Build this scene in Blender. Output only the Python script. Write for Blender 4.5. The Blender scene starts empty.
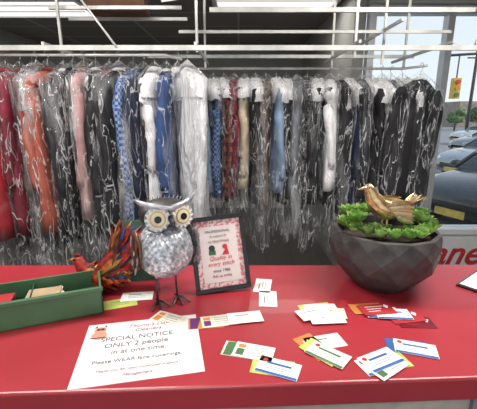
import bpy, math, random
from mathutils import Vector, Matrix, noise
random.seed(11)
D2R = math.pi/180
scene = bpy.context.scene
scene.view_settings.view_transform = 'Standard'

# ------------------------------------------------------------------ materials
def new_mat(name):
    m = bpy.data.materials.new(name); m.use_nodes = True
    nt = m.node_tree; nt.nodes.clear()
    out = nt.nodes.new('ShaderNodeOutputMaterial')
    return m, nt, out

def pmat(name, col, rough=0.5, metal=0.0, var=0.12, nscale=12.0, bump=0.0, col2=None, stretch=(1,1,1), emit=0, coat=0, rand=0.0):
    m, nt, out = new_mat(name)
    b = nt.nodes.new('ShaderNodeBsdfPrincipled')
    tc = nt.nodes.new('ShaderNodeTexCoord'); mp = nt.nodes.new('ShaderNodeMapping')
    mp.inputs['Scale'].default_value = stretch
    nz = nt.nodes.new('ShaderNodeTexNoise'); nz.inputs['Scale'].default_value = nscale; nz.inputs['Detail'].default_value = 4
    nt.links.new(tc.outputs['Object'], mp.inputs['Vector']); nt.links.new(mp.outputs['Vector'], nz.inputs['Vector'])
    rp = nt.nodes.new('ShaderNodeValToRGB')
    c2 = col2 if col2 else tuple(max(0, c*(1-var*2)) for c in col)
    c1 = col if col2 else tuple(min(1, c*(1+var)) for c in col)
    rp.color_ramp.elements[0].position = 0.35; rp.color_ramp.elements[1].position = 0.65
    rp.color_ramp.elements[0].color = (*c2, 1); rp.color_ramp.elements[1].color = (*c1, 1)
    nt.links.new(nz.outputs['Fac'], rp.inputs['Fac']); nt.links.new(rp.outputs['Color'], b.inputs['Base Color'])
    b.inputs['Roughness'].default_value = rough; b.inputs['Metallic'].default_value = metal
    b.inputs['Coat Weight'].default_value = coat
    if emit:
        b.inputs['Emission Color'].default_value = (*col, 1); b.inputs['Emission Strength'].default_value = emit
    if bump:
        bp = nt.nodes.new('ShaderNodeBump'); bp.inputs['Strength'].default_value = bump; bp.inputs['Distance'].default_value = 0.01
        nt.links.new(nz.outputs['Fac'], bp.inputs['Height']); nt.links.new(bp.outputs['Normal'], b.inputs['Normal'])
    nt.links.new(b.outputs['BSDF'], out.inputs['Surface'])
    return m

def pattern_mat(name, c1, c2, scale=30, kind='check', rough=.8):
    m, nt, out = new_mat(name)
    b = nt.nodes.new('ShaderNodeBsdfPrincipled'); b.inputs['Roughness'].default_value = rough
    tc = nt.nodes.new('ShaderNodeTexCoord')
    if kind == 'check':
        t = nt.nodes.new('ShaderNodeTexChecker'); t.inputs['Scale'].default_value = scale
        t.inputs['Color1'].default_value = (*c1, 1); t.inputs['Color2'].default_value = (*c2, 1)
        nt.links.new(tc.outputs['Object'], t.inputs['Vector']); nt.links.new(t.outputs['Color'], b.inputs['Base Color'])
    else:
        t = nt.nodes.new('ShaderNodeTexNoise')
        t.inputs['Scale'].default_value = scale
        rp = nt.nodes.new('ShaderNodeValToRGB'); rp.color_ramp.interpolation = 'CONSTANT'
        rp.color_ramp.elements[1].position = .5
        rp.color_ramp.elements[0].color = (*c1, 1); rp.color_ramp.elements[1].color = (*c2, 1)
        nt.links.new(tc.outputs['Object'], t.inputs['Vector']); nt.links.new(t.outputs['Fac'], rp.inputs['Fac'])
        nt.links.new(rp.outputs['Color'], b.inputs['Base Color'])
    nt.links.new(b.outputs['BSDF'], out.inputs['Surface'])
    return m

def plastic_mat(name, lo, hi, patch0, patch1, edgek=.24, tint=(.90, .92, .95)):
    m, nt, out = new_mat(name)
    L = nt.links.new; N = nt.nodes.new
    b = N('ShaderNodeBsdfPrincipled'); b.inputs['Base Color'].default_value = (*tint, 1)
    b.inputs['Roughness'].default_value = .10; b.inputs['Specular IOR Level'].default_value = 1.0
    tr = N('ShaderNodeBsdfTransparent'); tr.inputs['Color'].default_value = (.98, .98, .98, 1)
    mx = N('ShaderNodeMixShader')
    tc = N('ShaderNodeTexCoord'); mp = N('ShaderNodeMapping'); mp.inputs['Scale'].default_value = (8, 8, 2.4); mp.inputs['Rotation'].default_value = (.25, .3, 0)
    oi = N('ShaderNodeObjectInfo'); ad = N('ShaderNodeVectorMath'); ad.operation = 'ADD'
    ml = N('ShaderNodeMath'); ml.operation = 'MULTIPLY'; ml.inputs[1].default_value = 30
    L(oi.outputs['Random'], ml.inputs[0]); L(tc.outputs['Object'], ad.inputs[0]); L(ml.outputs[0], ad.inputs[1]); L(ad.outputs[0], mp.inputs['Vector'])
    def math_(op, a, bb, clamp=False):
        n = N('ShaderNodeMath'); n.operation = op; n.use_clamp = clamp
        for i, q in enumerate((a, bb)):
            if q is None: continue
            if isinstance(q, (int, float)): n.inputs[i].default_value = q
            else: L(q, n.inputs[i])
        return n.outputs[0]
    n1 = N('ShaderNodeTexNoise'); n1.inputs['Scale'].default_value = 1.6; n1.inputs['Detail'].default_value = 2.0; n1.inputs['Roughness'].default_value = .5; n1.inputs['Distortion'].default_value = 1.5
    n2 = N('ShaderNodeTexNoise'); n2.inputs['Scale'].default_value = .9; n2.inputs['Detail'].default_value = 2; n2.inputs['Distortion'].default_value = .6
    L(mp.outputs['Vector'], n1.inputs['Vector']); L(mp.outputs['Vector'], n2.inputs['Vector'])
    fold_glint = math_('SUBTRACT', 1.0, math_('MULTIPLY', math_('ABSOLUTE', math_('SUBTRACT', n1.outputs['Fac'], .55), None), 34.0), True)  # thin whitish lines: fold highlights drawn into the bag's opacity
    mr = N('ShaderNodeMapRange'); mr.inputs['From Min'].default_value = patch0; mr.inputs['From Max'].default_value = patch1
    L(n2.outputs['Fac'], mr.inputs['Value'])
    lw = N('ShaderNodeLayerWeight'); lw.inputs['Blend'].default_value = .35
    edge = math_('MULTIPLY', math_('POWER', lw.outputs['Facing'], 3.0), edgek)
    base = math_('ADD', math_('MULTIPLY', math_('MAXIMUM', math_('MULTIPLY', fold_glint, .95), math_('MULTIPLY', mr.outputs[0], .7)), hi-lo), lo)
    fac = math_('ADD', base, edge, True)
    L(fac, mx.inputs['Fac'])
    bp = N('ShaderNodeBump'); bp.inputs['Strength'].default_value = 1.0; bp.inputs['Distance'].default_value = .05
    L(n1.outputs['Fac'], bp.inputs['Height']); L(bp.outputs['Normal'], b.inputs['Normal'])
    L(tr.outputs[0], mx.inputs[1]); L(b.outputs[0], mx.inputs[2]); L(mx.outputs[0], out.inputs['Surface'])
    return m

def glass_mat():
    m, nt, out = new_mat('window_glass')
    tr = nt.nodes.new('ShaderNodeBsdfTransparent'); tr.inputs['Color'].default_value = (.97, .99, .99, 1)
    g = nt.nodes.new('ShaderNodeBsdfGlossy'); g.inputs['Roughness'].default_value = .03
    mx = nt.nodes.new('ShaderNodeMixShader'); mx.inputs['Fac'].default_value = .05
    nt.links.new(tr.outputs[0], mx.inputs[1]); nt.links.new(g.outputs[0], mx.inputs[2]); nt.links.new(mx.outputs[0], out.inputs['Surface'])
    return m

# ------------------------------------------------------------------ mesh builder
class MB:
    def __init__(s): s.v=[]; s.f=[]; s.m=[]; s.sm=[]; s.mats=[]
    def mi(s, mat):
        if mat not in s.mats: s.mats.append(mat)
        return s.mats.index(mat)
    def add(s, vs, fs, mat, smooth=False, M=None):
        o = len(s.v); i = s.mi(mat)
        for p in vs:
            p = Vector(p)
            if M is not None: p = M @ p
            s.v.append(tuple(p))
        for f in fs:
            s.f.append([a+o for a in f]); s.m.append(i); s.sm.append(smooth)
    def box(s, c, d, mat, M=None):
        x,y,z = c; a,b,h = d[0]/2,d[1]/2,d[2]/2
        vs=[(x+i*a,y+j*b,z+k*h) for i in(-1,1) for j in(-1,1) for k in(-1,1)]
        s.add(vs,[(0,1,3,2),(4,6,7,5),(0,4,5,1),(2,3,7,6),(0,2,6,4),(1,5,7,3)],mat,False,M)
    def prism(s, poly, z0, z1, mat, M=None):
        n=len(poly); vs=[(p[0],p[1],z0) for p in poly]+[(p[0],p[1],z1) for p in poly]
        fs=[tuple(reversed(range(n))),tuple(range(n,2*n))]+[(i,(i+1)%n,n+(i+1)%n,n+i) for i in range(n)]
        s.add(vs,fs,mat,False,M)
    def loft(s, rings, mat, cap0=True, cap1=True, smooth=True, M=None):
        n=len(rings[0]); vs=[p for r in rings for p in r]; fs=[]
        for k in range(len(rings)-1):
            for i in range(n):
                j=(i+1)%n; fs.append((k*n+i,k*n+j,(k+1)*n+j,(k+1)*n+i))
        if cap0: fs.append(tuple(reversed(range(n))))
        if cap1: fs.append(tuple(range((len(rings)-1)*n,len(rings)*n)))
        s.add(vs,fs,mat,smooth,M)
    def tube(s, pts, r, mat, n=8, ry=None, M=None, up=(0,0,1)):
        pts=[Vector(p) for p in pts]; rings=[]
        for i,p in enumerate(pts):
            t=(pts[min(i+1,len(pts)-1)]-pts[max(i-1,0)]).normalized()
            u=Vector(up)
            if abs(t.dot(u))>.97: u=Vector((0,1,0)) if abs(t.y)<.9 else Vector((1,0,0))
            a=t.cross(u).normalized(); b=a.cross(t).normalized()
            r1=r[i] if isinstance(r,(list,tuple)) else r
            r2=(ry[i] if isinstance(ry,(list,tuple)) else ry) if ry is not None else r1
            rings.append([p+a*r1*math.cos(2*math.pi*k/n)+b*r2*math.sin(2*math.pi*k/n) for k in range(n)])
        s.loft(rings,mat,True,True,True,M)
    def ball(s, c, r, mat, seg=16, rg=10, M=None, fn=None):
        c=Vector(c); rings=[]
        for k in range(rg+1):
            a=math.pi*(k/rg); a=max(.02,min(math.pi-.02,a)); ring=[]
            for i in range(seg):
                t=2*math.pi*i/seg
                p=Vector((r[0]*math.sin(a)*math.cos(t), r[1]*math.sin(a)*math.sin(t), -r[2]*math.cos(a)))
                if fn: p=fn(p)
                ring.append(c+p)
            rings.append(ring)
        s.loft(rings,mat,True,True,True,M)
    def disc(s, c, nrm, r, th, mat, n=24, M=None, smooth=False):
        c=Vector(c); nrm=Vector(nrm).normalized()
        q=nrm.to_track_quat('Z','Y').to_matrix()
        rings=[[c+q@Vector((r*math.cos(2*math.pi*i/n),r*math.sin(2*math.pi*i/n),z)) for i in range(n)] for z in (0,th)]
        s.loft(rings,mat,True,True,smooth,M)
    def leaf(s, M, L, W, curl, mat, cup=.25, n=7, wav=0.0):
        vs=[];fs=[];x=0;z=0
        for i in range(n+1):
            t=i/n; w=W*.5*math.sin(math.pi*min(1,(t*.93+.07))**.85)
            if i==n: w=W*.03
            a=curl*t; 
            if i: x+=math.cos(a)*L/n; z+=math.sin(a)*L/n
            for k in (-1,-.5,0,.5,1):
                vs.append((x, k*w, z+cup*abs(k)**1.5*w+ (wav*W*math.sin(t*14+k*3)*abs(k))))
        for i in range(n):
            for k in range(4):
                a=i*5+k; fs.append((a,a+1,a+6,a+5))
        s.add(vs,fs,mat,True,M)
    def build(s, name, loc=(0,0,0), rot=(0,0,0), parent=None, bevel=0, scale=1):
        me=bpy.data.meshes.new(name+'_mesh'); me.from_pydata(s.v,[],s.f)
        for m in s.mats: me.materials.append(m)
        for p,i,q in zip(me.polygons,s.m,s.sm): p.material_index=i; p.use_smooth=q
        me.update()
        o=bpy.data.objects.new(name,me); scene.collection.objects.link(o)
        o.location=loc; o.rotation_euler=rot; o.scale=(scale,)*3
        if parent: o.parent=parent
        if bevel:
            b=o.modifiers.new('bevel','BEVEL'); b.width=bevel; b.segments=3; b.limit_method='ANGLE'
        return o

def text(name, body, loc, size, mat, parent, rot=(0,0,0), shear=0, align='CENTER', extr=.0002, off=0):
    c=bpy.data.curves.new(name,'FONT'); c.body=body; c.size=size; c.align_x=align; c.shear=shear; c.extrude=extr; c.offset=off
    c.materials.append(mat); o=bpy.data.objects.new(name,c); scene.collection.objects.link(o)
    o.location=loc; o.rotation_euler=rot
    if parent: o.parent=parent
    return o

# common mats
M_red=pmat('red_laminate',(.35,.026,.038),.34,0,.06,3.0,coat=.12)
M_beige=pmat('beige_panel',(.40,.36,.31),.6)
M_wall=pmat('wall_paint',(.38,.38,.365),.8,0,.05,2)
M_white=pmat('white_paint',(.75,.76,.76),.45,0,.04,5)
M_rail=pmat('rail_enamel',(.60,.61,.58),.35,.2,.12,8)
M_alu=pmat('aluminium_frame',(.6,.62,.64),.35,.6,.06,6)
M_paper=pmat('paper_white',(.78,.78,.77),.45,0,.02,5)
M_lam=pmat('laminated_paper',(.74,.73,.75),.18,0,.03,4,coat=.3)
M_black=pmat('black_gloss',(.012,.012,.014),.25,0,.1)
M_ink=pmat('black_ink',(.03,.03,.035),.6)
M_greyink=pmat('grey_ink',(.22,.22,.25),.6)
M_maroon=pmat('maroon_ink',(.22,.02,.035),.6)
M_redink=pmat('red_ink',(.6,.03,.04),.5)
M_wire=pmat('hanger_wire',(.45,.45,.46),.3,.8)

# ------------------------------------------------------------------ room shell
def tile_mat(name,c1,c2,sx,sy,mort,rough):
    m,nt,out=new_mat(name); b=nt.nodes.new('ShaderNodeBsdfPrincipled'); b.inputs['Roughness'].default_value=rough
    tc=nt.nodes.new('ShaderNodeTexCoord'); br=nt.nodes.new('ShaderNodeTexBrick'); br.offset=0
    br.inputs['Scale'].default_value=1; br.inputs['Brick Width'].default_value=sx; br.inputs['Row Height'].default_value=sy
    br.inputs['Mortar Size'].default_value=mort; br.inputs['Color1'].default_value=(*c1,1); br.inputs['Color2'].default_value=(*[c*.82 for c in c1],1)
    br.inputs['Mortar'].default_value=(*c2,1)
    nt.links.new(tc.outputs['Object'],br.inputs['Vector']); nt.links.new(br.outputs['Color'],b.inputs['Base Color'])
    nt.links.new(b.outputs[0],out.inputs['Surface']); return m
M_floor=tile_mat('floor_tile',(.15,.14,.135),(.10,.09,.085),.3,.3,.005,.4)
M_ceil=tile_mat('ceiling_tile',(.29,.28,.255),(.50,.50,.47),1.2,.6,.012,.9)
poly=[(-3,-2.5),(3.5,-2.5),(3.5,3.4),(1.0,3.4),(1.0,6.0),(-3,6.0)]
b=MB(); b.prism(poly,-.05,0,M_floor); b.build('floor')
b=MB(); b.prism(poly,2.6,2.65,M_ceil); b.build('ceiling')
b=MB(); b.box((-1.0,6.05,1.3),(4.0,.1,2.6),M_wall); b.build('wall_back')
b=MB(); b.box((-3.05,1.75,1.3),(.1,8.5,2.6),M_wall); b.build('wall_left')
b=MB(); b.box((3.55,.45,1.3),(.1,5.9,2.6),M_wall); b.build('wall_right')
b=MB(); b.box((1.05,4.72,1.3),(.1,2.66,2.6),M_wall); b.build('wall_return')
b=MB(); b.box((2.3,3.34,.22),(2.4,.1,.44),M_white); b.box((2.3,3.34,2.52),(2.4,.1,.16),M_wall); b.build('wall_window')
b=MB()
b.box((2.3,3.34,.465),(2.4,.16,.05),M_white)
b.box((2.3,3.34,2.40),(2.4,.08,.07),M_alu)
for x in (1.13,1.79,3.45): b.box((x,3.34,1.43),(.055,.09,1.9),M_alu)
b.box((2.3,3.34,1.43),(2.3,.008,1.88),glass_mat())
w=b.build('window_1')
t=text('window_lettering','Cleaners',(2.00,3.285,.13),.34,M_redink,w,(math.pi/2,0,0),.35,'CENTER',.002,.006)
b=MB(); b.box((-1,5.985,.06),(3.9,.03,.12),M_white); b.build('baseboard_back')

# ceiling light troffers; those out of view are added to brighten garments and room
M_em=pmat('light_diffuser',(1,.98,.95),.5,emit=1.0)
def troffer(x,y,e=8):
    b=MB(); b.box((0,0,-.012),(1.2,.6,.024),M_white); b.box((0,0,-.03),(1.1,.5,.012),M_em)
    for k in (-.2,0,.2): b.box((0,k,-.04),(1.1,.01,.01),M_white)
    b.build('ceiling_light',(x,y,2.6))
    l=bpy.data.lights.new('fluorescent_tube','AREA'); l.shape='RECTANGLE'; l.size=1.1; l.size_y=.3; l.energy=e; l.color=(1,.95,.88)
    o=bpy.data.objects.new('fluorescent_tube_light',l); o.location=(x,y,2.54); scene.collection.objects.link(o)
troffer(.35,3.65,7); troffer(-2.1,4.0,9); troffer(-.9,1.1,34); troffer(1.1,1.1,40); troffer(-.3,-.9,24)

# ------------------------------------------------------------------ counter
b=MB()
def fy(x): return .633+.0475*x
b.prism([(-2,fy(-2)),(1.9,fy(1.9)),(1.9,1.255),(-2,1.255)],.942,1.0,M_red)
cnt=b.build('service_counter',bevel=.006)
b=MB(); b.prism([(-1.95,fy(-2)+.05),(1.85,fy(1.9)+.05),(1.85,1.2),(-1.95,1.2)],0,.942,M_beige)
for x in (-1.4,-.6,.55,1.35): b.box((x,fy(x)+.045,.47),(.012,.012,.93),M_greyink)
b.build('cabinet_base',parent=cnt)

# ------------------------------------------------------------------ garments
PL=[plastic_mat('garment_bag_clear',.015,.50,.57,.80),plastic_mat('garment_bag_cloudy',.04,.62,.50,.74),plastic_mat('garment_bag_white',.22,.85,.38,.62,.4)]
C={
'rust':pmat('cloth_rust',(.38,.08,.045),.8,bump=.3),'red':pmat('cloth_red',(.36,.015,.025),.55,bump=.3),'brown':pmat('cloth_brown',(.12,.055,.04),.8,bump=.3),
'pink':pmat('cloth_pink',(.46,.26,.25),.8,bump=.3),'wine':pmat('cloth_wine',(.20,.012,.03),.7,bump=.3),
'taupe':pmat('cloth_taupe',(.16,.12,.10),.85,bump=.3),'black':pmat('cloth_black',(.006,.006,.009),.75,bump=.3),'char':pmat('cloth_charcoal',(.014,.016,.022),.8,bump=.3),
'navy':pmat('cloth_navy',(.008,.014,.045),.8,bump=.3),'blue':pmat('cloth_blue',(.02,.06,.19),.75,bump=.3),'white':pmat('cloth_white',(.82,.82,.84),.8,bump=.3),
'cream':pmat('cloth_cream',(.6,.5,.36),.8,bump=.3),'grey':pmat('cloth_grey',(.16,.17,.19),.8,bump=.3),'lblue':pmat('cloth_light_blue',(.22,.31,.46),.8,bump=.3),
'bcheck':pattern_mat('cloth_blue_check',(.02,.06,.24),(.20,.28,.40),60),'plaid':pattern_mat('cloth_brown_plaid',(.28,.08,.04),(.10,.03,.03),34),
'floral':pattern_mat('cloth_floral',(.02,.02,.025),(.14,.13,.13),60,'floral'),'rplaid':pattern_mat('cloth_red_plaid',(.30,.02,.03),(.03,.03,.06),40)}
def garment(kind,x,y,z,L,col,bag=0,yaw=0,bagx=.14,hw=.2,th=.042,cape=False):
    b=MB(); sd=random.uniform(0,50); mat=C[col]
    inner=C['white'] if kind=='suit_jacket' and random.random()<.6 else mat
    hk=[(0,.0,-.075),(0,.0,-.03),(0,.012,-.018),(0,.018,0),(0,.008,.017),(0,-.008,.017),(0,-.018,.002)]
    b.tube(hk,.0016,M_wire,6,up=(1,0,0))
    b.tube([(0,-hw+.02,-.165),(0,-.02,-.085),(0,.02,-.085),(0,hw-.02,-.165)],.002,M_wire,6)
    lv=[(-.075,.03,.024),(-.092,.055,.036),(-.115,.11,.040),(-.15,hw-.03,.042),(-.185,hw,.036),(-.30,hw-.005,th)]
    for k in range(1,8):
        t=k/7; lv.append((-.30-(L-.30)*t,hw+.002+.022*t,th*(1+.12*t)))
    N=32; rings=[]
    for k,(dz,w,t) in enumerate(lv):
        r=[]; amp=min(1,k/6)
        for i in range(N):
            a=2*math.pi*i/N; ca,sa=math.cos(a),math.sin(a)
            px=t*math.copysign(abs(ca)**.75,ca); py=w*math.copysign(abs(sa)**.75,sa)
            px+=amp*(.022*noise.noise(Vector((sd,py*11,dz*1.3)))+.012*noise.noise(Vector((sd+7,py*26,dz*2))))
            py+=amp*.016*noise.noise(Vector((px*40+sd,dz*3,sa)))
            r.append((px,py,dz+(.015*noise.noise(Vector((sd,py*6,2))) if k==len(lv)-1 else 0)))
        rings.append(r)
    b.loft(rings,mat)
    if kind in('suit_jacket','dress_shirt','coat','blouse'):
        for sg in(-1,1):
            sl=random.uniform(.54,.63) if kind!='dress_shirt' else random.uniform(.48,.62)
            ps=[];rx=[];ry=[]
            for k in range(14):
                t=k/13; ps.append((.016*math.sin(t*4+sd)+.012*noise.noise(Vector((sd,t*6,sg)))+.004*sg, sg*(hw-.035+.042*min(1,t*3)-.010*t), -.14-sl*t))
                q=1+.48*noise.noise(Vector((sd+sg*9,t*11,0)))
                rx.append((.029 if 0<k else .02)*q*(1-.12*t)); ry.append((.050 if k else .02)*(2-q)*(1-.25*t))
            b.tube(ps,rx,mat,14,ry)
            b.tube([ps[-1],(ps[-1][0],ps[-1][1],ps[-1][2]-.012)],[rx[-1]*.8,rx[-1]*.8],inner,12,[ry[-1]*.8,ry[-1]*.8])
        b.tube([(.03,-.05,-.10),(.045,-.06,-.2),(.042,-.03,-.34)],[.008,.014,.006],inner,8)
        b.ball((0,0,-.088),(.034,.055,.02),inner,14,6)
    if cape: # paper shoulder cape
        dd=random.uniform(-.03,.03)
        rr=[]
        for dz,w,t in [(-.062,.03,.028),(-.082,.062,.044),(-.108,.118,.050),(-.138,hw-.015,.052),(-.165,hw+.022,.050),(-.20,hw+.040,.050),(-.222+dd,hw+.044,.052)]:
            rr.append([(t*math.copysign(abs(math.cos(q))**.8,math.cos(q))*(1+.14*noise.noise(Vector((q*2,dz*9,sd)))),w*math.copysign(abs(math.sin(q))**.8,math.sin(q)),dz+.014*noise.noise(Vector((q*2,sd,1)))) for q in [2*math.pi*i/24 for i in range(24)]])
        b.loft(rr,C['white'],False,False)
    if bag is not None:
        rings=[]; LL=L+bagx; lvb=[(-.03,.008,.008),(-.052,.03,.028),(-.075,.085,.05),(-.105,.15,.060),(-.14,hw+.030,.062)]
        nn=20
        for k in range(1,nn+1):
            t=k/nn; lvb.append((-.14-(LL-.14)*t,hw+.046+.012*t,.058))
        N=44
        for k,(dz,w,t) in enumerate(lvb):
            r=[]
            for i in range(N):
                a=2*math.pi*i/N; ca,sa=math.cos(a),math.sin(a)
                px=t*math.copysign(abs(ca)**.8,ca); py=w*math.copysign(abs(sa)**.8,sa)
                n_=noise.noise(Vector((ca*5+sd,sa*5,dz*3+3)))
                q=(.5-abs(n_)*2.2)+.5*noise.noise(Vector((ca*9,sa*9+sd,dz*7)))
                g=min(1,k/4)*.018*q
                r.append((px+g*ca*1.1,py+g*1.3*sa,dz+(.06*noise.noise(Vector((ca*2,sa*2,sd))) if k==len(lvb)-1 else 0)))
            rings.append(r)
        b.loft(rings,PL[bag],False,False)
    return b.build(kind,(x,y,z),(random.uniform(-.03,.03),random.uniform(-.03,.03),yaw*D2R))
ZR=1.865
left=[('coat','rust',1.05,0),('coat','red',1.02,0),('suit_jacket','rust',1.0,0),('coat','red',1.04,0),('coat','wine',1.02,0),('coat','brown',1.02,1),('coat','taupe',1.0,1),('coat','rust',.98,0),
('suit_jacket','char',1.02,0),('coat','black',1.04,0),('dress_shirt','pink',.9,1),('suit_jacket','black',.98,0),('dress_shirt','rplaid',.95,0),('suit_jacket','black',.98,0),
('dress_shirt','bcheck',.94,0),('suit_jacket','navy',.96,0),('dress_shirt','white',.9,0),('suit_jacket','blue',.96,0),('dress_shirt','white',.84,1),('dress_shirt','white',.84,2)]
x=-1.53
for i,(k,c,L,bg) in enumerate(left):
    garment(k,x,2.19+random.uniform(-.04,.04),ZR+.01,L,c,bg,random.uniform(-14,14)+ (0 if i<18 else 34),.20,.21,cape=(c=='white'))
    x+=.0655
mid=[('suit_jacket','char',.88,0),('dress_shirt','lblue',.80,0),('dress_shirt','bcheck',.84,0),('dress_shirt','plaid',.86,0),('coat','wine',.84,0),('dress_shirt','cream',.78,0),('suit_jacket','black',.88,0),
('coat','taupe',.92,0),('dress_shirt','lblue',.80,0),('suit_jacket','black',.88,0),('dress_shirt','grey',.84,1),('dress','floral',.92,0),('suit_jacket','black',.88,0),('dress_shirt','white',.78,0),
('dress','black',.94,0),('suit_jacket','navy',.9,0),('suit_jacket','char',.84,0),('suit_jacket','black',.9,0),('dress_shirt','white',.80,1),('suit_jacket','navy',.9,0),('suit_jacket','black',.88,0)]
x=-.31
for i,(k,c,L,bg) in enumerate(mid):
    garment(k,x,2.55+random.uniform(-.03,.03),ZR-.02,L,c,bg,random.uniform(-13,13),.28,cape=(i%3!=1 and k!='dress'))
    x+=.0705
garment('suit_jacket',1.15,2.40,ZR-.02,.86,'black',0,-62,.05,.2,.05)

# conveyor rails
b=MB()
def rail(pts,r=.012): b.tube(pts,r,M_rail,10)
rail([(-1.9,2.19,ZR+.01),(-.42,2.19,ZR+.01),(-.34,2.3,ZR)],.008); rail([(-.40,2.55,ZR-.02),(1.10,2.55,ZR-.02),(1.18,2.40,ZR-.02)],.008)
b.box((-.26,1.98,1.878),(2.98,.018,.024),M_rail)
b.box((.54,2.06,2.075),(1.38,.018,.022),M_rail)
b.box((.45,2.3,2.02),(1.6,.014,.016),M_rail)
b.box((.3,2.75,1.95),(1.9,.02,.022),M_rail)
arc=[(1.24,2.06,2.18)]+[(1.24+.03*math.sin(a),2.06-.03*math.sin(a),2.04+.14*math.cos(a)) for a in [k*math.pi/8 for k in range(1,8)]]+[(1.24,2.0,1.88)]
rail(arc,.008)
for (x,y,z0) in [(-.22,2.06,1.87),(.62,2.06,1.84),(.86,2.3,1.84),(-1.5,2.19,1.87),(-.22,2.55,1.84),(.62,2.55,1.84),(1.1,2.55,1.84),(-1.0,2.19,1.87)]:
    b.box((x,y,(z0+2.6)/2),(.013,.013,2.6-z0),M_rail)
for x,y0,y1,z in [(-.22,1.98,2.75,1.90),(.62,1.98,2.75,1.91),(.86,2.06,2.75,2.03),(-1.0,1.98,2.6,1.90),(1.1,1.98,2.75,1.91)]:
    b.box((x,(y0+y1)/2,z),(.014,y1-y0,.016),M_rail)
rail([(-.95,2.1,2.30),(-.62,1.97,1.88)],.006)
b.box((-.7,2.25,2.135),(.75,.018,.018),M_rail); b.box((-.7,2.5,2.135),(.75,.018,.018),M_rail)
b.build('garment_conveyor')
M_card=pmat('cardboard',(.16,.085,.05),.85,0,.15,9)
b=MB(); b.box((0,0,.09),(.34,.24,.18),M_card); b.box((0,0,.182),(.06,.245,.004),M_beige); b.build('cardboard_box',(-.72,2.38,2.145),(0,0,.1),bevel=.004)
b=MB(); b.box((0,0,0),(.26,.004,.2),M_paper); 
sg=b.build('hanging_sign',(-.28,2.03,2.22),(0,-.18,.15))
text('sign_text','PICK UP',(0,-.004,.0),.05,M_ink,sg,(math.pi/2,0,0))

# ------------------------------------------------------------------ owl
M_silver=pmat('galvanised_metal',(.52,.54,.58),.36,.55,.25,40,bump=.3)
M_feather=pmat('pressed_feather_metal',(.62,.64,.70),.36,.45,.32,90)
M_dkmetal=pmat('dark_patina_metal',(.09,.088,.09),.45,.6,.3,30,bump=.3)
M_copper=pmat('copper_patina',(.24,.11,.07),.45,.6,.3,30)
M_gold=pmat('brass_ring',(.55,.40,.18),.35,.6)
M_ivory=pmat('ivory_enamel',(.80,.78,.70),.5)
M_yel=pmat('eye_yellow_enamel',(.76,.68,.46),.4)
owl=bpy.data.objects.new('owl_sculpture',None); scene.collection.objects.link(owl); owl.location=(-.212,.980,1.0); owl.rotation_euler=(0,0,30*D2R)
b=MB()
def egg(p):
    k=p.z/.088; s=1.0-.12*k if k>0 else 1.0-.10*abs(k)**2
    return Vector((p.x*s,p.y*s,p.z))
cz=.172
b.ball((0,0,cz),(.082,.070,.088),M_silver,28,18,fn=egg)
for row in range(12):
    zz=-.070+row*.0125
    k=zz/.088; s=1.0-.12*k if k>0 else 1.0-.10*k*k
    rr=math.sqrt(max(0,1-k*k))*s
    n=28
    for i in range(n):
        a=2*math.pi*(i+.5*(row%2))/n
        p=Vector((.0828*rr*math.cos(a),.0708*rr*math.sin(a),cz+zz))
        nr=Vector((math.cos(a)/.082*rr,math.sin(a)/.070*rr,k/.088)).normalized()
        down=(Vector((0,0,-1))-nr*(-nr.z)).normalized()
        side=nr.cross(down)
        d2=(down+nr*.13).normalized(); n2=d2.cross(side)
        Mx=Matrix((( d2.x,side.x,n2.x,p.x),(d2.y,side.y,n2.y,p.y),(d2.z,side.z,n2.z,p.z),(0,0,0,1)))
        b.leaf(Mx,.018,.016,-.2,M_feather,-.2,4)
b.build('body',parent=owl)
b=MB()
for sg in(-1,1):
    b.ball((sg*.080,.012,cz+.005),(.012,.046,.058),M_copper if sg<0 else M_dkmetal,16,12)
    for r_ in range(5):
        for q in range(3):
            Mx=Matrix.Translation((sg*(.090),-.028+q*.026,cz+.045-r_*.019))@Matrix.Rotation(math.pi/2+.10,4,'Y')
            b.leaf(Mx,.034,.026,.05,(M_copper,M_dkmetal,M_feather)[(r_+q)%3] if sg<0 else M_feather,.2,5)
b.build('wings',parent=owl)
b=MB()
def hd(p):
    return Vector((p.x*(1+.12*max(0,p.z/.042)),p.y,p.z))
hz=.010
b.ball((0,-.004,.268+hz),(.070,.052,.043),M_dkmetal,24,14,fn=hd)
b.tube([(-.086,-.022,.318+hz),(-.068,-.036,.308+hz),(-.038,-.052,.301+hz),(0,-.060,.292+hz),(.038,-.052,.301+hz),(.068,-.036,.308+hz),(.086,-.022,.318+hz)],[.002,.006,.007,.008,.007,.006,.002],M_silver,10,[.003,.008,.008,.007,.008,.008,.003])
for i in range(30):
    a=math.pi*(i/29)
    Mx=Matrix.Translation((math.cos(a)*.056,.01*math.sin(a),.286+hz+.012*math.sin(a)))@Matrix.Rotation(-math.pi/2+ (math.pi/2-a)*.6,4,'Y')
    b.leaf(Mx,.020,.012,.1,M_silver if i%2 else M_dkmetal,.2,4)
for sg in(-1,1):
    c=Vector((sg*.034,-.050,.267+hz)); nr=Vector((sg*.16,-1,.06)).normalized()
    b.disc(c,nr,.034,.006,M_silver,28)
    q=nr.to_track_quat('Z','Y').to_matrix().to_4x4()
    for i in range(14):
        a=2*math.pi*i/14
        Mx=Matrix.Translation(c+nr*.007)@q@Matrix.Rotation(a,4,'Z')@Matrix.Translation((.014,0,0))
        b.leaf(Mx,.021,.013,.05,M_ivory,.3,4)
    b.disc(c+nr*.008,nr,.021,.003,M_gold,24); b.disc(c+nr*.011,nr,.0180,.002,M_yel,24); b.disc(c+nr*.013,nr,.0095,.002,M_black,20)
b.tube([(0,-.058,.268+hz),(0,-.078,.256+hz),(0,-.076,.238+hz)],[.009,.007,.001],M_dkmetal,10)
b.build('head',parent=owl)
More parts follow.
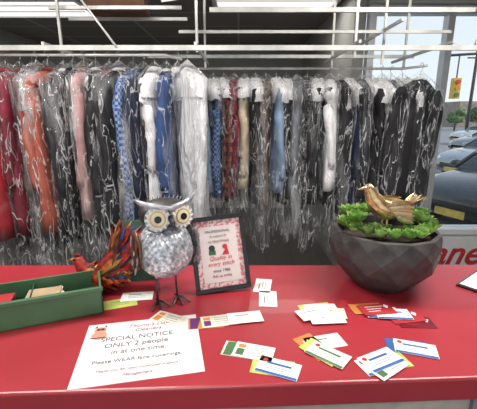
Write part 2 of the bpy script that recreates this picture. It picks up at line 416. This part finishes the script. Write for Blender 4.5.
b=MB()
for sg in(-1,1):
    x=sg*.028
    b.tube([(x,0,.098),(x*1.05,.004,.05),(x*1.1,0,.010)],.0032,M_dkmetal,8)
    b.tube([(x,0,.104),(x,0,.085)],[.012,.006],M_feather,10)
    for a in(-38,0,38):
        dx,dy=math.sin(a*D2R),-math.cos(a*D2R)
        b.tube([(x*1.1,0,.012),(x*1.1+dx*.018,dy*.018,.013),(x*1.1+dx*.038,dy*.038,.005),(x*1.1+dx*.046,dy*.046,.002)],[.0032,.0034,.0034,.001],M_dkmetal,8)
    b.tube([(x*1.1,0,.012),(x*1.1,.018,.009),(x*1.1,.03,.002)],[.003,.003,.001],M_dkmetal,8)
    b.tube([(x*1.1,0,.014),(x*1.1,0,.001)],[.004,.006],M_dkmetal,8)
b.build('legs',parent=owl)

# ------------------------------------------------------------------ picture frame
M_pink=pattern_mat('floral_border_print',(.60,.20,.22),(.74,.58,.56),100,'floral',.3)
fr=bpy.data.objects.new('picture_frame',None); scene.collection.objects.link(fr); fr.location=(-.045,1.042,1.004); fr.rotation_euler=(-17*D2R,-3.5*D2R,12.6*D2R)
W,H,fw=.176,.240,.014
b=MB()
def fbar(p0,p1):
    b.box(((p0[0]+p1[0])/2,0,(p0[1]+p1[1])/2),(abs(p1[0]-p0[0])+ (0 if p0[0]!=p1[0] else fw),.016,abs(p1[1]-p0[1])+(0 if p0[1]!=p1[1] else fw)),M_black)
fbar((-W/2,fw/2),(W/2,fw/2)); fbar((-W/2,H-fw/2),(W/2,H-fw/2)); fbar((-W/2+fw/2,fw),(-W/2+fw/2,H-fw)); fbar((W/2-fw/2,fw),(W/2-fw/2,H-fw))
b.box((0,.004,H/2),(W-.01,.006,H-.01),M_black)
b.build('moulding',parent=fr,bevel=.002)
M_lpap=pmat('print_paper',(.72,.63,.61),.35,0,.03)
M_dgreen=pmat('dark_green_ink',(.04,.14,.07),.6)
b=MB(); b.box((0,-.0005,H/2),(W-2*fw,.002,H-2*fw),M_pink); b.box((0,-.002,H/2-.002),(W-2*fw-.030,.001,H-2*fw-.034),M_lpap)
b.disc((-.024,-.0025,H/2+.018),(0,-1,0),.010,.001,M_ink,16); b.box((-.024,-.003,H/2+.004),(.022,.001,.014),M_dgreen)
b.disc((.018,-.0025,H/2+.020),(0,-1,0),.008,.001,M_redink,16); b.prism([(.006,-.026),(.030,-.026),(.024,-.0)],-.001,.0,M_redink,Matrix.Translation((0,-.0032,H/2+.020))@Matrix.Rotation(math.pi/2,4,'X'))
b.build('print',parent=fr)
for s,zz,sz,m in [('PROFESSIONAL',.195,.0115,M_ink),('& custom fit',.180,.011,M_dgreen),('ALTERATIONS',.163,.0105,M_maroon),('Quality in',.108,.018,M_redink),('every stitch',.090,.018,M_redink),('since 1986',.070,.013,M_ink),('Ask us today',.054,.012,M_maroon)]:
    text('print_text',s,(0,-.0035,zz-.008),sz,m,fr,(math.pi/2,0,0),.3 if m==M_redink else 0)
b=MB(); b.add([(-.02,.009,.17),(.02,.009,.17),(.028,.085,.026),(-.028,.085,.026),(-.02,.012,.17),(.02,.012,.17),(.028,.089,.026),(-.028,.089,.026)],[(0,1,2,3),(7,6,5,4),(0,4,5,1),(2,6,7,3),(1,5,6,2),(0,3,7,4)],M_black); b.build('easel_back',parent=fr)

# ------------------------------------------------------------------ planter with greens and bird
M_bowl=pmat('carved_stone_bowl',(.056,.052,.052),.55,.1,.2,25,bump=.2)
M_soil=pmat('soil',(.05,.035,.025),.95,bump=.5,nscale=60)
G=[pmat('leaf_green_bright',(.20,.40,.07),.6,0,.22,20),pmat('leaf_green_mid',(.10,.27,.05),.6,0,.22,20),pmat('leaf_green_lime',(.34,.50,.15),.6,0,.2,20)]
pl=bpy.data.objects.new('planter_bowl',None); scene.collection.objects.link(pl); pl.location=(.474,1.110,1.0)
b=MB(); prof=[(.082,.0),(.120,.035),(.152,.078),(.168,.122),(.171,.160),(.162,.190)]
n=13; rings=[]
for k,(r,z) in enumerate(prof):
    ring=[]
    for i in range(n):
        a=2*math.pi*(i+.5*(k%2))/n+.2; rr=r*(1+(.06*noise.noise(Vector((i*1.7,k*2.3,1))) if 0<k<5 else 0))
        zz=z+(.010*noise.noise(Vector((i*2.1,k,5))) if 0<k<5 else 0)
        ring.append(Vector((rr*math.cos(a),rr*math.sin(a),zz)))
    rings.append(ring)
vs=[p for r in rings for p in r]; fs=[tuple(reversed(range(n)))]
for k in range(len(rings)-1):
    for i in range(n):
        j=(i+1)%n
        if k%2==0:
            fs.append((k*n+i,k*n+j,(k+1)*n+i)); fs.append((k*n+j,(k+1)*n+j,(k+1)*n+i))
        else:
            fs.append((k*n+i,k*n+j,(k+1)*n+j)); fs.append((k*n+i,(k+1)*n+j,(k+1)*n+i))
b.add(vs,fs,M_bowl,False)
rin=[[Vector((r*math.cos(2*math.pi*(i+.5)/n+.2),r*math.sin(2*math.pi*(i+.5)/n+.2),z)) for i in range(n)] for r,z in((.162,.190),(.150,.192),(.144,.165))]
b.loft(rin,M_bowl,False,False,False)
b.disc((0,0,.160),(0,0,1),.146,.006,M_soil,28)
b.build('bowl',parent=pl)
b=MB()
def rosette(cx,cy,cz,R,n,mat,tilt=0,az=0):
    for i in range(n):
        t=i/n; a=i*2.39996; el=(.15+1.15*t)
        L=R*(1-.45*t); Mx=Matrix.Translation((cx,cy,cz))@Matrix.Rotation(az,4,'Z')@Matrix.Rotation(tilt,4,'Y')@Matrix.Rotation(a,4,'Z')@Matrix.Rotation(-el,4,'Y')
        b.leaf(Mx,L,L*.72,.8-.3*t+ .2*random.random(),random.choice([mat,mat,G[0],G[2]]),.5,6,.03)
pts=[(-.118,-.045,.046),(-.09,-.08,.044),(-.055,-.10,.042),(-.015,-.115,.040),(.025,-.113,.040),(.062,-.10,.042),(.095,-.075,.046),(.120,-.04,.048),(.130,.01,.052),(-.128,.0,.054),(.125,.05,.052),(.07,.06,.056),(-.05,.08,.056),(-.02,-.06,.036),(.10,-.01,.056),(-.100,-.01,.056),(.0,.115,.054),(.08,.1,.056),(-.1,.07,.056),(.04,-.07,.038),(-.060,-.060,.042),(.12,.03,.056)]
for i,(cx,cy,R) in enumerate(pts):
    rosette(cx,cy,.194+(.016 if i in (10,11,12,14,15,16,17,18,21) else 0),R,26,G[i%3],random.uniform(-.3,.3),random.uniform(0,6))
b.build('succulents',parent=pl)
M_rose=pmat('polished_gold',(.80,.54,.27),.22,.8,.25,25,bump=.12)
M_pearl=pmat('pale_gold',(.90,.70,.44),.25,.75,.2,30)
b=MB()
sp=[(.080,0,.028),(.056,0,.025),(.028,0,.020),(-.002,0,.020),(-.028,0,.034),(-.044,0,.056),(-.051,0,.072),(-.059,0,.081),(-.072,0,.081)]
b.tube(sp,[.006,.018,.031,.036,.030,.021,.018,.016,.004],M_rose,16,[.006,.018,.029,.033,.028,.020,.017,.015,.004])
b.tube([(-.069,0,.081),(-.087,0,.077)],[.006,.0008],M_gold,8)
for sg in(-1,1):
    b.ball((-.062,sg*.0145,.084),(.0025,.0025,.0025),M_black,8,6)
    for k in range(6):
        Mx=Matrix.Translation((-.020+.007*k,sg*.036,.036-.006*k))@Matrix.Rotation(-.10+.10*k,4,'Y')@Matrix.Rotation(sg*math.pi/2,4,'X')
        b.leaf(Mx,.085-.005*k,.022,.12,M_pearl if k%2 else M_rose,.2,6)
for k in range(9):
    Mx=Matrix.Translation((.058,0,.026))@Matrix.Rotation((k-4)*.15,4,'Z')@Matrix.Rotation(-.30-.06*(k%3),4,'Y')
    b.leaf(Mx,.062,.020,.15,M_pearl if k%2 else M_rose,.2,6)
for sg in(-1,1): b.tube([(.0,sg*.012,0),(0,sg*.012,-.06)],.003,M_gold,6)
b.build('bird_figurine',(.448,1.060,1.247),(0,0,8*D2R),scale=1.08)

# ------------------------------------------------------------------ green tray + box
M_green=pmat('green_enamel',(.065,.165,.08),.5,0,.12,6)
M_gdark=pmat('green_box_dark',(.02,.085,.05),.5,0,.2,8)
b=MB(); L_,Dp,Hh,th=.36,.13,.082,.006
b.box((0,0,th/2),(L_,Dp,th),M_green)
b.box((0,-Dp/2+th/2,Hh/2),(L_,th,Hh),M_green); b.box((0,Dp/2-th/2,Hh/2),(L_,th,Hh),M_green)
b.box((-L_/2+th/2,0,Hh/2),(th,Dp,Hh),M_green); b.box((L_/2-th/2,0,Hh/2),(th,Dp,Hh),M_green)
b.box((0,-Dp/2-.001,Hh-.006),(L_+.006,.01,.012),M_green)
b.box((.0,0,Hh*.45),(.004,Dp-.012,Hh*.8),M_gdark)
a=22.6*D2R; cx,cy=-.3815-math.cos(a)*L_/2-math.sin(a)*Dp/2, .917-math.sin(a)*L_/2+math.cos(a)*Dp/2
tray=b.build('green_desk_tray',(cx,cy,1.0),(0,0,a),bevel=.0015)
K={'w':M_paper,'y':pmat('card_lime',(.50,.58,.14),.4),'o':pmat('card_orange',(.62,.22,.06),.4),'p':pmat('card_violet',(.12,.03,.14),.4),'b':pmat('card_blue',(.03,.12,.36),.4),
'r':pmat('card_red',(.42,.03,.04),.4),'g':pmat('card_green',(.07,.17,.07),.4),'k':M_greyink,'d':pmat('card_dark_red',(.16,.01,.02),.35),'n':pmat('card_black',(.03,.03,.035),.35),'m':pmat('card_manila',(.42,.30,.18),.6)}
K['c']=pmat('card_cream',(.72,.69,.60),.45)
b=MB()
for x0,c_s in ((-.09,'wnwcrnwmnwnr'),(.03,'nwnmwnbwnwcm'),(.12,'mnwnwnm')):
    for k,c_ in enumerate(c_s):
        M_=Matrix.Translation((x0+random.uniform(-.006,.006),random.uniform(-.008,.008),.010+.005*k))@Matrix.Rotation(random.uniform(-.12,.12),4,'Z')
        b.box((0,0,0),(.085 if x0<.1 else .06,.055,.004),K[c_],M_)
for k,c_ in enumerate('nmnd'):
    b.box((0,0,.045),(.003,.105,.09),K[c_],Matrix.Translation((-.155+.014*k,0,.007))@Matrix.Rotation(-.3,4,'Y'))
b.build('card_stacks',parent=tray)
b=MB(); b.box((0,0,.05),(.13,.085,.10),M_gdark); b.box((0,0,.101),(.134,.089,.006),M_green)
b.add([(-.065,.03,.104),(.065,.03,.104),(.065,.06,.185),(-.065,.06,.185),(-.065,.034,.104),(.065,.034,.104),(.065,.065,.185),(-.065,.065,.185)],[(0,1,2,3),(7,6,5,4),(0,4,5,1),(2,6,7,3),(1,5,6,2),(0,3,7,4)],M_gdark)
b.box((.020,-.044,.070),(.044,.002,.038),M_paper)
bx=b.build('green_file_box',(-.345,1.160,1.0),(0,0,10*D2R),bevel=.002)
text('box_label','Se',(.020,-.0455,.061),.028,M_ink,bx,(math.pi/2,0,0))
# ------------------------------------------------------------------ feathered bird ornament (body low left, wing and tail plumes sweeping up to the right)
A=[pmat('plume_crimson',(.42,.025,.02),.6,0,.3,50),pmat('plume_orange',(.58,.15,.02),.6,0,.3,50),pmat('plume_brown',(.10,.035,.02),.6,0,.3,50),pmat('plume_blue',(.03,.09,.30),.6,0,.3,50),pmat('plume_gold',(.56,.30,.06),.6,0,.3,50)]
AW=[A[0],A[0],A[1],A[2],A[4],A[3],A[2]]
b=MB()
b.tube([(.045,0,.060),(.015,0,.048),(-.03,0,.042),(-.065,0,.056),(-.082,0,.082),(-.088,0,.100),(-.102,0,.104)],[.012,.032,.038,.030,.018,.017,.006],A[0],16)
b.tube([(-.100,0,.104),(-.122,0,.098)],[.006,.001],A[4],8)
for sg in(-1,1):
    b.ball((-.094,sg*.015,.107),(.003,.003,.003),M_black,8,6)
    b.tube([(-.01,sg*.012,.02),(-.008,sg*.014,.005),(-.03,sg*.014,.003)],[.004,.003,.002],A[4],6)
for k in range(3): b.ball((-.084-.006*k,0,.117),(.004,.0025,.005),A[0],8,6)
for row in range(6):
    for i in range(14):
        th_=2*math.pi*i/14+row*.22; xx=-.062+row*.020; rr_=(.029,.036,.038,.037,.033,.026)[row]; zc=(.056,.045,.042,.043,.047,.053)[row]
        p=Vector((xx,rr_*math.sin(th_),zc+rr_*math.cos(th_)))
        Mx=Matrix.Translation(p)@Matrix.Rotation(-th_,4,'X')@Matrix.Rotation(-.3,4,'Y')
        b.leaf(Mx,.032,.020,.1,AW[(row+i)%5],-.3,5)
for s in range(40):
    f=s/39; ang=(26+f*52)*D2R; Lb=.190-.030*f+random.uniform(-.015,.012)
    base=Vector((.0,random.uniform(-.020,.020),.058))
    d=Vector((math.cos(ang),random.uniform(-.18,.16),math.sin(ang))).normalized()
    q=d.to_track_quat('X','Z').to_matrix().to_4x4()
    Mx=Matrix.Translation(base)@q@Matrix.Rotation(random.uniform(.9,1.6),4,'X')
    b.leaf(Mx,Lb,.030,random.uniform(-.35,.10),AW[s%7],.15,9)
    b.leaf(Mx@Matrix.Translation((Lb*.55,0,.0015)),Lb*.40,.018,random.uniform(-.1,.1),AW[(s+3)%7],.15,6)
for sg in(-1,1):
    for k in range(8):
        Mx=Matrix.Translation((-.035+.004*k,sg*.038,.062-.003*k))@Matrix.Rotation(-.85+.12*k,4,'Y')@Matrix.Rotation(sg*math.pi/2,4,'X')
        b.leaf(Mx,.115-.006*k,.022,.15,AW[(k*2)%7],.2,7)
b.build('feathered_bird_ornament',(-.415,1.060,1.003),(0,0,4*D2R))

# ------------------------------------------------------------------ notice
nt_=MB(); nt_.box((0,0,.0006),(.282,.236,.0012),M_lam); 
notice=nt_.build('laminated_notice',(-.235,.764,1.0),(0,0,11.5*D2R))
z=.0014
for s,x,y,sz,sh,m in [("Thorny's Day",.012,.087,.019,.35,M_maroon),("Cleaners",.012,.067,.019,.35,M_maroon),("SPECIAL NOTICE",-.012,.036,.0235,0,M_ink),("ONLY 2 people",-.012,.009,.0235,0,M_ink),
    ("in at one time.",-.005,-.017,.022,0,M_ink),("Please WEAR face coverings.",-.006,-.048,.0172,0,M_ink),("Thank you for your continued support!",-.004,-.078,.0115,.3,M_maroon),("Management",-.004,-.098,.0125,.3,M_maroon)]:
    text('notice_text',s,(x,y,z),sz,m,notice,(0,0,0),sh)
b=MB(); M_peach=pmat('logo_peach',(.55,.25,.17),.6)
b.disc((-.108,.088,.0012),(0,0,1),.015,.0004,M_peach,20); b.disc((-.108,.066,.0012),(0,0,1),.019,.0003,M_peach,20)
b.disc((-.113,.092,.0016),(0,0,1),.005,.0002,M_ink,12); b.disc((-.103,.092,.0016),(0,0,1),.005,.0002,M_ink,12)
b.prism([(-.128,.053),(-.088,.053),(-.088,.057),(-.128,.057)],.0015,.0018,M_ink); b.prism([(-.124,.1),(-.116,.102),(-.120,.112)],.0012,.0016,M_maroon); b.prism([(-.100,.102),(-.092,.1),(-.097,.112)],.0012,.0016,M_maroon)
b.build('logo',parent=notice)

# ------------------------------------------------------------------ business cards
def card(px,py,rot,base,acc,lv=0,lay=0):
    b=MB(); w,h=.095,.054; b.box((0,0,.0005),(w,h,.001),K[base]); z=.0011; q=.92
    def r(x0,y0,x1,y1,c): b.prism([(x0*q,y0*q),(x1*q,y0*q),(x1*q,y1*q),(x0*q,y1*q)],.0009,z+.0001,K[c])
    if lay==0:
        r(-.044,-.022,-.024,.004,acc); r(-.044,.008,-.024,.022,'o')
        for i in range(4): r(-.012,.016-.011*i,.034-.007*(i%2),.018-.011*i,'k')
    elif lay==1:
        b.prism([(-.046*q,-.028*q),(-.026*q,-.028*q),(-.014*q,.028*q),(-.046*q,.028*q)],.0009,z+.0001,K[acc]); r(.006,.008,.040,.013,'k'); r(.006,-.006,.034,-.004,acc); r(.006,-.014,.036,-.012,'k')
    elif lay==2:
        r(-.05,-.029,.05,-.021,acc); r(-.03,.006,.030,.013,acc); r(-.02,-.004,.024,-.002,'k'); r(-.03,-.011,.02,-.009,'k'); b.disc((-.034,.016,.0009),(0,0,1),.006,.0004,K['r'],14)
    elif lay==3:
        for i in range(3): r(-.032,.014-.013*i,.026-.01*i,.017-.013*i,acc)
        b.prism([(.032,.0),(.041,.012),(.032,.022),(.025,.012)],.0009,z+.0001,K['w' if base!='w' else 'y'])
    elif lay==4:
        for i in range(3): r(-.03,.010-.010*i,.026,.0118-.010*i,'k') if i else r(-.03,.010,.012,.014,acc)
    b.build('business_card',(px,py,1.0002+.0016*lv),(0,0,rot*D2R))
for a_ in [(-.352,.970,20,'y','g',0,4),(-.312,1.010,8,'w','g',1,4),(-.192,.885,-25,'c','o',0,0),(-.088,.866,8,'o','p',0,1),(-.054,.874,12,'c','p',1,0),(.018,.888,10,'w','r',2,4),
 (.080,1.085,80,'w','k',0,4),(.090,.998,86,'w','k',0,4),
 (.010,.749,-14,'c','g',0,1),(.036,.742,-16,'w','g',1,0),(.076,.690,-12,'y','g',0,4),(.088,.686,-22,'w','b',1,2),
 (.225,.940,12,'y','b',0,4),(.238,.934,4,'w','b',1,4),(.254,.912,-6,'c','r',2,4),(.242,.882,4,'w','k',3,4),(.212,.905,20,'w','k',4,4),
 (.214,.782,14,'w','g',0,4),(.196,.742,-48,'y','g',1,4),(.208,.730,-40,'w','g',2,2),(.182,.764,-60,'o','w',0,3),
 (.345,.950,-22,'r','d',0,3),(.372,.938,6,'o','d',1,4),(.405,.914,0,'w','b',2,2),(.432,.904,-4,'w','b',3,2),(.395,.925,8,'r','w',4,3),(.478,.868,-2,'d','r',0,3),(.462,.892,10,'r','w',1,3),
 (.408,.762,-10,'b','w',0,3),(.424,.754,-18,'w','b',1,2),(.340,.708,14,'y','g',0,4),(.316,.700,20,'w','b',1,2),(.330,.692,34,'w','g',2,0),(.324,.710,26,'w','b',3,2)]:
    card(*a_)
b=MB(); b.box((0,0,.003),(.22,.30,.006),M_black); b.box((-.004,-.004,.007),(.20,.27,.002),M_paper); b.box((0,.13,.010),(.08,.03,.008),M_alu); b.tube([(-.035,.12,.016),(.035,.12,.016)],.004,M_alu,8)
b.build('clipboard',(.90,1.09,1.0),(0,0,-52*D2R),bevel=.001)

# ------------------------------------------------------------------ exterior
M_asph=pmat('asphalt',(.24,.24,.245),.85,0,.1,4); M_conc=pmat('concrete',(.50,.49,.47),.85,0,.08,4)
b=MB(); b.box((15,48,-.41),(90,90,.1),M_asph)
for k in range(7): b.box((6+k*2.7,9,-.358),(.1,4.5,.006),M_white)
b.build('street')
b=MB(); b.box((6,4.1,-.26),(10,1.3,.18),M_conc); b.build('sidewalk')
def car(name,loc,rz,col):
    k_=str(len(bpy.data.objects))
    mb=pmat('car_paint_'+k_,col,.25,.4,.05,3,coat=.8); gl=pmat('car_glass'+k_,(.03,.04,.05),.08,0,.05); ty=pmat('tyre'+k_,(.015,.015,.015),.8); lt=pmat('headlight'+k_,(.8,.82,.85),.1)
    b=MB()
    prof=[(-2.25,.35,.62,.80),(-2.1,.25,.85,.86),(-1.5,.22,.96,.90),(-.95,.22,1.0,.91),(0,.22,.98,.92),(1.0,.22,.96,.91),(1.7,.22,.88,.88),(2.15,.25,.74,.82),(2.3,.36,.58,.70)]
    rings=[]
    for x,z0,z1,w in prof:
        rings.append([(x,-w,z0+.1),(x,-w*.93,z0),(x,w*.93,z0),(x,w,z0+.1),(x,w,z1*.72),(x,w*.93,z1*.93),(x,w*.72,z1),(x,-w*.72,z1),(x,-w*.93,z1*.93),(x,-w,z1*.72)])
    b.loft(rings,mb)
    cab=[(-1.75,.94,.96,.72),(-1.25,.94,1.30,.66),(-.7,.94,1.43,.62),(.0,.94,1.45,.62),(.5,.94,1.38,.63),(1.15,.92,.97,.72)]
    rings=[[(x,-.80,z0),(x,.80,z0),(x,w+.0,z1-.03),(x,w-.1,z1),(x,-w+.1,z1),(x,-w,z1-.03)] for x,z0,z1,w in cab]; b.loft(rings,gl)
    b.loft([[(x,-w+.02,z1-.01),(x,w-.02,z1-.01),(x,w-.04,z1+.02),(x,-w+.04,z1+.02)] for x,z0,z1,w in cab[1:5]],mb)
    for sg in(-1,1):
        for x0,z0_,x1,z1_ in [(-1.75,.95,-1.2,1.32),(1.15,.95,.45,1.39),(-.35,.95,-.35,1.43)]:
            b.tube([(x0,sg*.79,z0_),(x1,sg*.64,z1_)],.03,mb,6)
        for x in(-1.4,1.45):
            b.disc((x,sg*.74,.33),(0,sg,0),.33,.18,ty,24); b.disc((x,sg*.925,.33),(0,sg,0),.21,.01,M_alu,16)
        b.ball((2.1,sg*.6,.62),(.17,.17,.09),lt,12,8); b.ball((.85,sg*.98,.98),(.08,.12,.07),mb,10,8)
    b.box((2.27,0,.45),(.06,.9,.16),ty); b.box((2.31,0,.36),(.02,.5,.12),pmat('plate'+k_,(.7,.5,.1),.5))
    b.build(name,loc,(0,0,rz*D2R))
car('car',(5.5,6.6,-.35),205,(.02,.022,.03)); car('car',(8.4,11.0,-.35),195,(.30,.32,.35)); car('car',(12.5,17,-.35),180,(.10,.12,.15)); car('car',(16.5,24,-.35),180,(.5,.5,.5))
M_bark=pmat('bark',(.10,.08,.06),.9); M_fol=pmat('foliage',(.12,.19,.07),.9,0,.4,3)
def tree(x,y,s):
    b=MB(); b.tube([(0,0,0),(0,0,2*s),(.2,0,3*s)],[.2*s,.15*s,.08*s],M_bark,8)
    for k in range(9):
        sd=k*3.3
        b.ball((random.uniform(-1,1)*s,random.uniform(-1,1)*s,(2.6+random.uniform(-.5,1))*s),(s,s,.8*s),M_fol,14,9,fn=lambda p:p*(1+.5*noise.noise(p*1.6/s+Vector((sd,0,0)))))
    b.build('tree',(x,y,-.35))
for x,y,s in [(27,46,.6),(31,48,.7),(35,50,.6),(23,48,.6),(42,50,.8)]: tree(x,y,s)
b=MB(); M_bld=pmat('brick_building',(.32,.26,.22),.9,0,.15,2)
b.box((0,0,2.0),(14,6,4.0),M_bld)
for k in range(5): b.box((-5+k*2.5,-3.02,1.6),(1.4,.06,1.5),M_ink)
b.build('storefront_building',(42,62,-.35))
b=MB(); M_pole=pmat('pole_dark',(.06,.06,.06),.7); M_tl=pmat('traffic_yellow',(.65,.42,.03),.5)
b.tube([(0,0,0),(0,0,6)],[.12,.08],M_pole,10); b.tube([(0,0,4.1),(-1.2,0,4.3),(-2.9,0,4.2)],.05,M_pole,8)
b.tube([(-2.1,0,4.2),(-2.1,0,3.2)],.03,M_pole,6)
b.box((-2.1,0,2.95),(.3,.25,.80),M_tl)
for k,c in enumerate([M_redink,K['o'],K['g']]): b.disc((-2.1,-.13,3.2-k*.25),(0,-1,0),.09,.05,c,16)
b.build('traffic_light',(11.0,15.5,-.35))
b=MB(); b.tube([(0,0,0),(0,0,6.5)],[.11,.09],M_pole,10); b.box((0,0,6.0),(1.6,.08,.08),M_bark); b.box((0,0,5.5),(1.2,.08,.08),M_bark); b.build('utility_pole',(15.5,25,-.35))

# ------------------------------------------------------------------ world, light, camera
w=bpy.data.worlds.new('overcast_sky'); scene.world=w; w.use_nodes=True; nt=w.node_tree; nt.nodes.clear()
out=nt.nodes.new('ShaderNodeOutputWorld'); bg=nt.nodes.new('ShaderNodeBackground'); tc=nt.nodes.new('ShaderNodeTexCoord'); sx=nt.nodes.new('ShaderNodeSeparateXYZ'); rp=nt.nodes.new('ShaderNodeValToRGB')
rp.color_ramp.elements[0].color=(.90,.94,.98,1); rp.color_ramp.elements[1].color=(.50,.68,.90,1); rp.color_ramp.elements[1].position=.9
nt.links.new(tc.outputs['Generated'],sx.inputs[0]); nt.links.new(sx.outputs['Z'],rp.inputs['Fac']); nt.links.new(rp.outputs['Color'],bg.inputs['Color']); bg.inputs['Strength'].default_value=1.15
nt.links.new(bg.outputs[0],out.inputs['Surface'])
s=bpy.data.lights.new('sun','SUN'); s.energy=3.2; s.angle=.05; s.color=(1,.95,.88); so=bpy.data.objects.new('sun',s); so.rotation_euler=(55*D2R,0,60*D2R); so.location=(10,-10,10); scene.collection.objects.link(so)

cd=bpy.data.cameras.new('camera'); cam=bpy.data.objects.new('camera',cd); scene.collection.objects.link(cam)
cd.sensor_width=36; cd.lens=360/477*36; cam.location=(0,0,1.545); cam.rotation_euler=((90-13.96)*D2R,0,0)
scene.camera=cam
